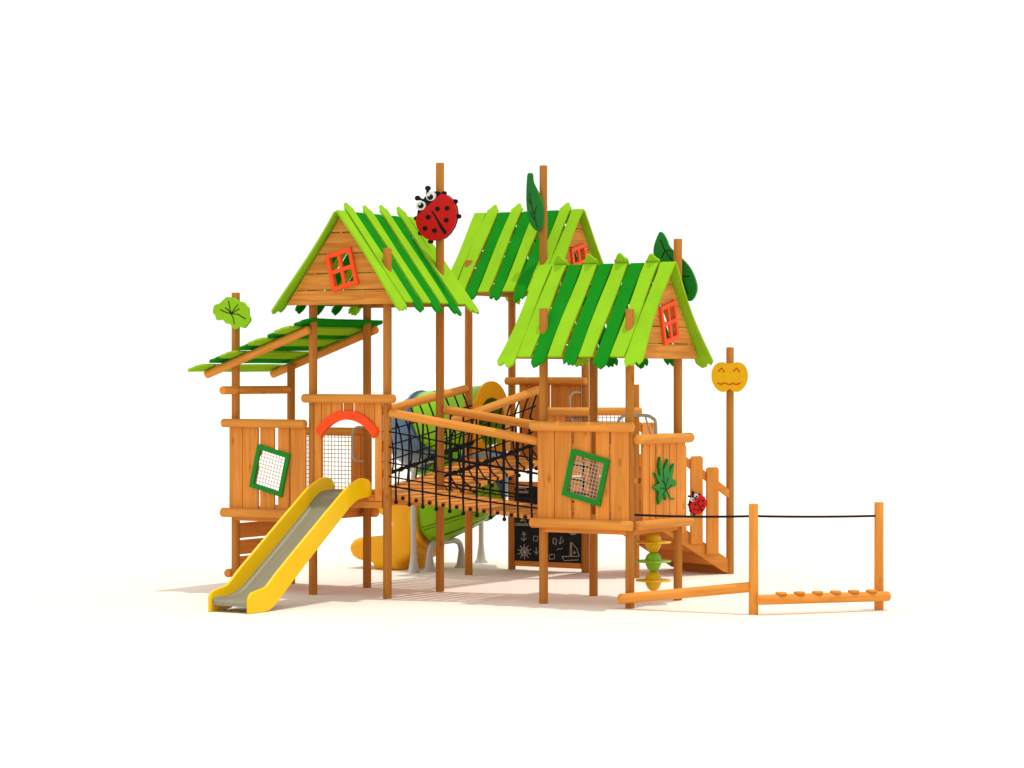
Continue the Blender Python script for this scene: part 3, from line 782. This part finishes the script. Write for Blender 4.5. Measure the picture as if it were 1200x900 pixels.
ladybug('large red ladybug sign on tall post of the arched tower', (1.083, 1.025, 4.435), X, -Y, 1 / 11.25 / 99, 1 / 11.25 / 83)
mid = P4.lerp(PB, .615)
ladybug('small red ladybug sign fixed to slats of the stair railing', mid + ns * .075 + ds * -.015 + Z * .915, ds, ns, 1 / 11.25 / 92 * .415, 1 / 11.25 / 79 * .40)

def leaf_sign(label, outline, o, eu, n, d, veins, mat, cat_='leaf sign', group=None, off=.001, vr=.006):
    o, eu, n = V(o), V(eu), V(n).normalized()
    t = thing('leaf_sign', label, cat_, tuple(o), group)
    mb = MB(); mb.prism(outline, o, eu, Z, n, d, tone=1); b_ = mb.build('leaf_board', M[mat], t)
    if veins:
        mb = MB()
        for v in veins: mb.tube([o + eu * a + Z * b + n * (d + off) for a, b in v], vr, 6)
        mb.build('vein_lines', M['black'], t)
    return t
LR = [(-1.2, 3.502), (-1.098, 3.49), (-1.035, 3.449), (-.959, 3.438), (-.921, 3.397), (-.883, 3.366), (-.878, 3.295), (-.853, 3.224), (-.895, 3.173), (-.946, 3.129), (-1.009, 3.144), (-1.073, 3.114), (-1.124, 3.139), (-1.149, 3.176), (-1.213, 3.187), (-1.264, 3.228), (-1.353, 3.229), (-1.379, 3.291), (-1.41, 3.311), (-1.392, 3.403), (-1.315, 3.426), (-1.251, 3.472)]
LR = cat2([(a + 1.135, b - 3.30) for a, b in LR], 3)
vc = (0, 0)
LVs = [[(-.04, .155), (-.02, .07), vc], [(.1, .11), (.045, .055), vc], [(.125, .06), (.06, .03), vc], [(.215, -.065), (.1, -.005), vc], [(.045, -.125), (.035, -.06), vc], [(-.165, .053), (-.08, .02), vc], [(-.09, .075), (-.04, .045), vc]]
leaf_sign('round lime leaf sign with scalloped edge on the far left post', LR, (-1.135, -.056, 3.30), X, -Y, .03, LVs, 'lime')
u2 = V((.965, -.26, 0)).normalized(); n2 = V((-u2.y * -1, 0, 0)); n2 = V((u2.y, -u2.x, 0))
L2 = [(-7, 33.6), (-3, 33.6), (-1.6, 24), (3, 14), (8, 4), (10.4, -8), (10, -22), (7.6, -32), (4, -33.6), (-1, -29), (-5, -22), (-7.6, -10), (-8.6, 2), (-8.6, 16), (-8, 26)]
L2 = cat2([(a / 66, b / 92) for a, b in L2], 4)
c2 = lambda L_: [(((440 + a / 5) - 628) / 66, (236 - (180 + b / 5)) / 92) for a, b in L_]
leaf_sign('slender dark green leaf sign high on the rear tower post', L2, V((1.075, 3.30, 4.745)), u2, n2, .035,
          [c2([(915, 225), (930, 300), (950, 380), (965, 430)]), c2([(932, 330), (945, 345), (952, 338)]), c2([(905, 255), (922, 290)]), c2([(952, 385), (940, 370)]), c2([(920, 330), (940, 375)]), c2([(958, 300), (948, 350)])], 'sign_green', group='dark green leaf signs on the tall posts', vr=.005)
L3 = [(3.717, 4.198), (3.762, 4.207), (3.817, 4.127), (3.861, 4.037), (3.993, 3.927), (4.125, 3.787), (4.201, 3.61), (4.19, 3.493), (4.114, 3.416), (3.971, 3.487), (3.784, 3.686), (3.684, 3.865), (3.651, 4.023)]
L3 = cat2([(a - 4.0, b - 3.8) for a, b in L3], 4)
leaf_sign('broad dark green leaf sign behind the right tower post', L3, (4.0, 1.645, 3.8), X, -Y, .035,
          [[(-.26, .33), (-.2, .2), (-.1, .08), (.02, -.1), (.1, -.3)], [(-.2, .2), (-.12, .2)], [(-.2, .2), (-.24, .12)], [(-.1, .08), (0, .08)], [(.02, -.1), (.12, -.1)], [(-.05, 0), (-.12, -.08)]], 'sign_green', group='dark green leaf signs on the tall posts')
MAPLE = [(0.905, 1.659), (0.95, 1.574), (0.968, 1.485), (1.019, 1.536), (1.093, 1.631), (1.117, 1.545), (1.126, 1.46), (1.176, 1.519), (1.24, 1.574), (1.226, 1.477), (1.194, 1.409), (1.268, 1.384), (1.314, 1.343), (1.25, 1.311), (1.13, 1.307), (1.056, 1.265), (1.053, 1.167), (1.001, 1.239), (0.955, 1.18), (0.876, 1.127), (0.863, 1.214), (0.881, 1.269), (0.826, 1.294), (0.749, 1.326), (0.835, 1.351), (0.891, 1.365), (0.835, 1.417), (0.78, 1.487), (0.863, 1.46), (0.918, 1.422), (0.9, 1.502), (0.876, 1.553)]
mp = [(a - 1.02, b - 1.38) for a, b in MAPLE]
t = thing('maple_leaf_sign', 'spiky green maple leaf plaque on side panel of the right tower', 'leaf sign', (4.08, 1.02, 1.38))
mb = MB(); mb.prism(mp, V((4.085, 1.02, 1.38)), Y, Z, X, .028, tone=1); mb.build('leaf_board', M['frame_green'], t)
mb = MB(); mb.tube(cat([V((4.10, a, b)) for a, b in ((1.092, 1.265), (1.138, 1.212), (1.193, 1.18), (1.267, 1.174))], 5), .011, 8); mb.build('stem', M['frame_green'], t)
mb = MB()
for v in ([(1.06, 1.27), (1.0, 1.36), (.97, 1.5)], [(1.03, 1.32), (1.09, 1.42)], [(1.03, 1.30), (.9, 1.31)], [(1.04, 1.29), (.95, 1.22)], [(1.0, 1.36), (.93, 1.40)], [(1.05, 1.28), (1.18, 1.33)]):
    mb.tube([V((4.1135, a, b)) for a, b in v], .006, 5)
mb.build('vein_lines', M['black'], t)
# pumpkin
nP = V((.38, -.92, 0)).normalized(); uP = V((-nP.y, nP.x, 0))
t = thing('pumpkin_sign', 'orange yellow pumpkin face sign on the post at foot of stairs', 'pumpkin sign', (2.83, 5.27, 2.54))
pk = [(0, .175), (.06, .185), (.12, .188), (.18, .16), (.22, .10), (.235, .02), (.225, -.06), (.19, -.13), (.14, -.18), (.09, -.195), (.04, -.185), (0, -.155), (-.04, -.185), (-.09, -.195), (-.14, -.18), (-.19, -.13), (-.225, -.06), (-.235, .02), (-.22, .10), (-.18, .16), (-.12, .188), (-.06, .185)]
oP = V((2.83, 5.27, 2.545)) + nP * .055
mb = MB(); mb.prism(cat2(pk, 3), oP, uP, Z, nP, .035, tone=1); mb.build('face_board', mk_paint('pumpkin_paint', (.80, .44, .008), .4, .05), t)
mb = MB()
for L_ in ([(-.145, .07), (-.10, .115), (-.065, .06)], [(.05, .07), (.095, .115), (.13, .06)], [(-.15, -.075), (-.125, -.095), (-.09, -.09), (-.055, -.075), (-.02, -.095), (.01, -.10), (.04, -.08), (.075, -.095), (.105, -.095), (.14, -.075)]):
    mb.tube([oP + uP * a + Z * b + nP * .036 for a, b in L_], .0085, 6)
mb.build('face_lines', M['rust_line'], t)

# ================================================================== SPINNING TOY
t = thing('spinner_toy', 'yellow and green spinning toy of three saucers on a pole under right tower', 'spinner toy', (3.99, .97, 0))
mb = MB(); mb.tube([(3.99, .97, .05), (3.99, .97, .88)], .012, 10); mb.build('pole', M['steel'], t)
for z, mt in ((.695, 'toy_yellow'), (.482, 'toy_green'), (.268, 'toy_yellow')):
    pr = [(.018, -.118), (.04, -.11), (.065, -.085), (.082, -.05), (.092, -.02), (.10, -.012), (.16, -.011), (.195, -.008), (.203, 0), (.195, .009), (.16, .012), (.10, .013), (.092, .02), (.085, .05), (.068, .078), (.04, .096), (.018, .1)]
    mb = MB(); mb.lathe(pr, (3.99, .97, z), 36); mb.build('saucer', M[mt], t)

# ================================================================== BALANCE TRAIL
t = thing('balance_trail', 'two post balance beam course with black hand rope at right', 'balance beam', (5.476, .463, 0))
A, B = V((5.476, .463, 0)), V((6.419, 1.662, 0)); dB = (B - A).normalized(); nB = V((dB.y, -dB.x, 0))
for p, zt in ((A, 1.19), (B, 1.18)):
    mb = MB(); mb.cyl(p, p + Z * zt, .052, .050, 20, .006, .93); mb.build('post', M['log'], t)
mb = MB(); mb.cyl(V((3.93, .27, .108)), A + V((-.03, -.02, .295)), .056, .056, 18, .02, .93); mb.build('balance_log', M['log'], t)
q0 = A + nB * .10 - dB * .0 + Z * .165; q1 = B + nB * .10 + dB * .075 + Z * .155
mb = MB(); mb.cyl(q0, q1, .055, .055, 18, .02, .93); sl_ = mb.build('stepping_log', M['log'], t)
for k in range(6):
    mb = MB(); c = q0.lerp(q1, .175 + .137 * k) + Z * .048
    mb.cyl(c, c + Z * .028, .062, .062, 16, .008); mb.build('step_pad', M['log'], sl_)
mb = MB(); mb.tube(bez((4.04, .44, 1.03), A + V((-.04, 0, 1.055)), V((0, 0, -.012)), 10), .0125, 8); mb.tube(bez(A + V((.03, .04, 1.055)), B + V((0, 0, 1.03)), V((0, 0, -.008)), 10), .0125, 8)
mb.build('hand_rope', M['rope'], t)

# ------------------------------------------------------------------ light, camera
w = bpy.data.worlds.new('World'); SC.world = w; w.use_nodes = True
bg = w.node_tree.nodes['Background']; bg.inputs[0].default_value = (1, 1, 1, 1); bg.inputs[1].default_value = 1.06
sd = bpy.data.lights.new('sun', 'SUN'); sd.energy = 1.85; sd.angle = radians(1.0); sd.color = (1, .97, .92)
so = bpy.data.objects.new('sun', sd); COL.objects.link(so)
to_sun = V((cos(.5433) * .155, sin(.5433) * .155, 1)).normalized()
so.rotation_euler = to_sun.to_track_quat('Z', 'Y').to_euler()
so.location = (0, 0, 12)

cd = bpy.data.cameras.new('camera'); cam = bpy.data.objects.new('camera', cd); COL.objects.link(cam)
cam.location = (17.3257, -24.183, 2.6); cam.rotation_euler = (pi / 2, 0, .54327)
cd.sensor_width = 36; cd.lens = 36 * 2966.9 / 1200; cd.shift_y = -13.35 / 1200
cd.clip_start = .1; cd.clip_end = 6000
SC.camera = cam
SC.view_settings.view_transform = 'Standard'; SC.view_settings.look = 'None'
SC.view_settings.exposure = 0; SC.view_settings.gamma = 1
try: SC.view_settings.use_curve_mapping = False
except Exception: pass
SC.cycles.max_bounces = 10; SC.cycles.diffuse_bounces = 6
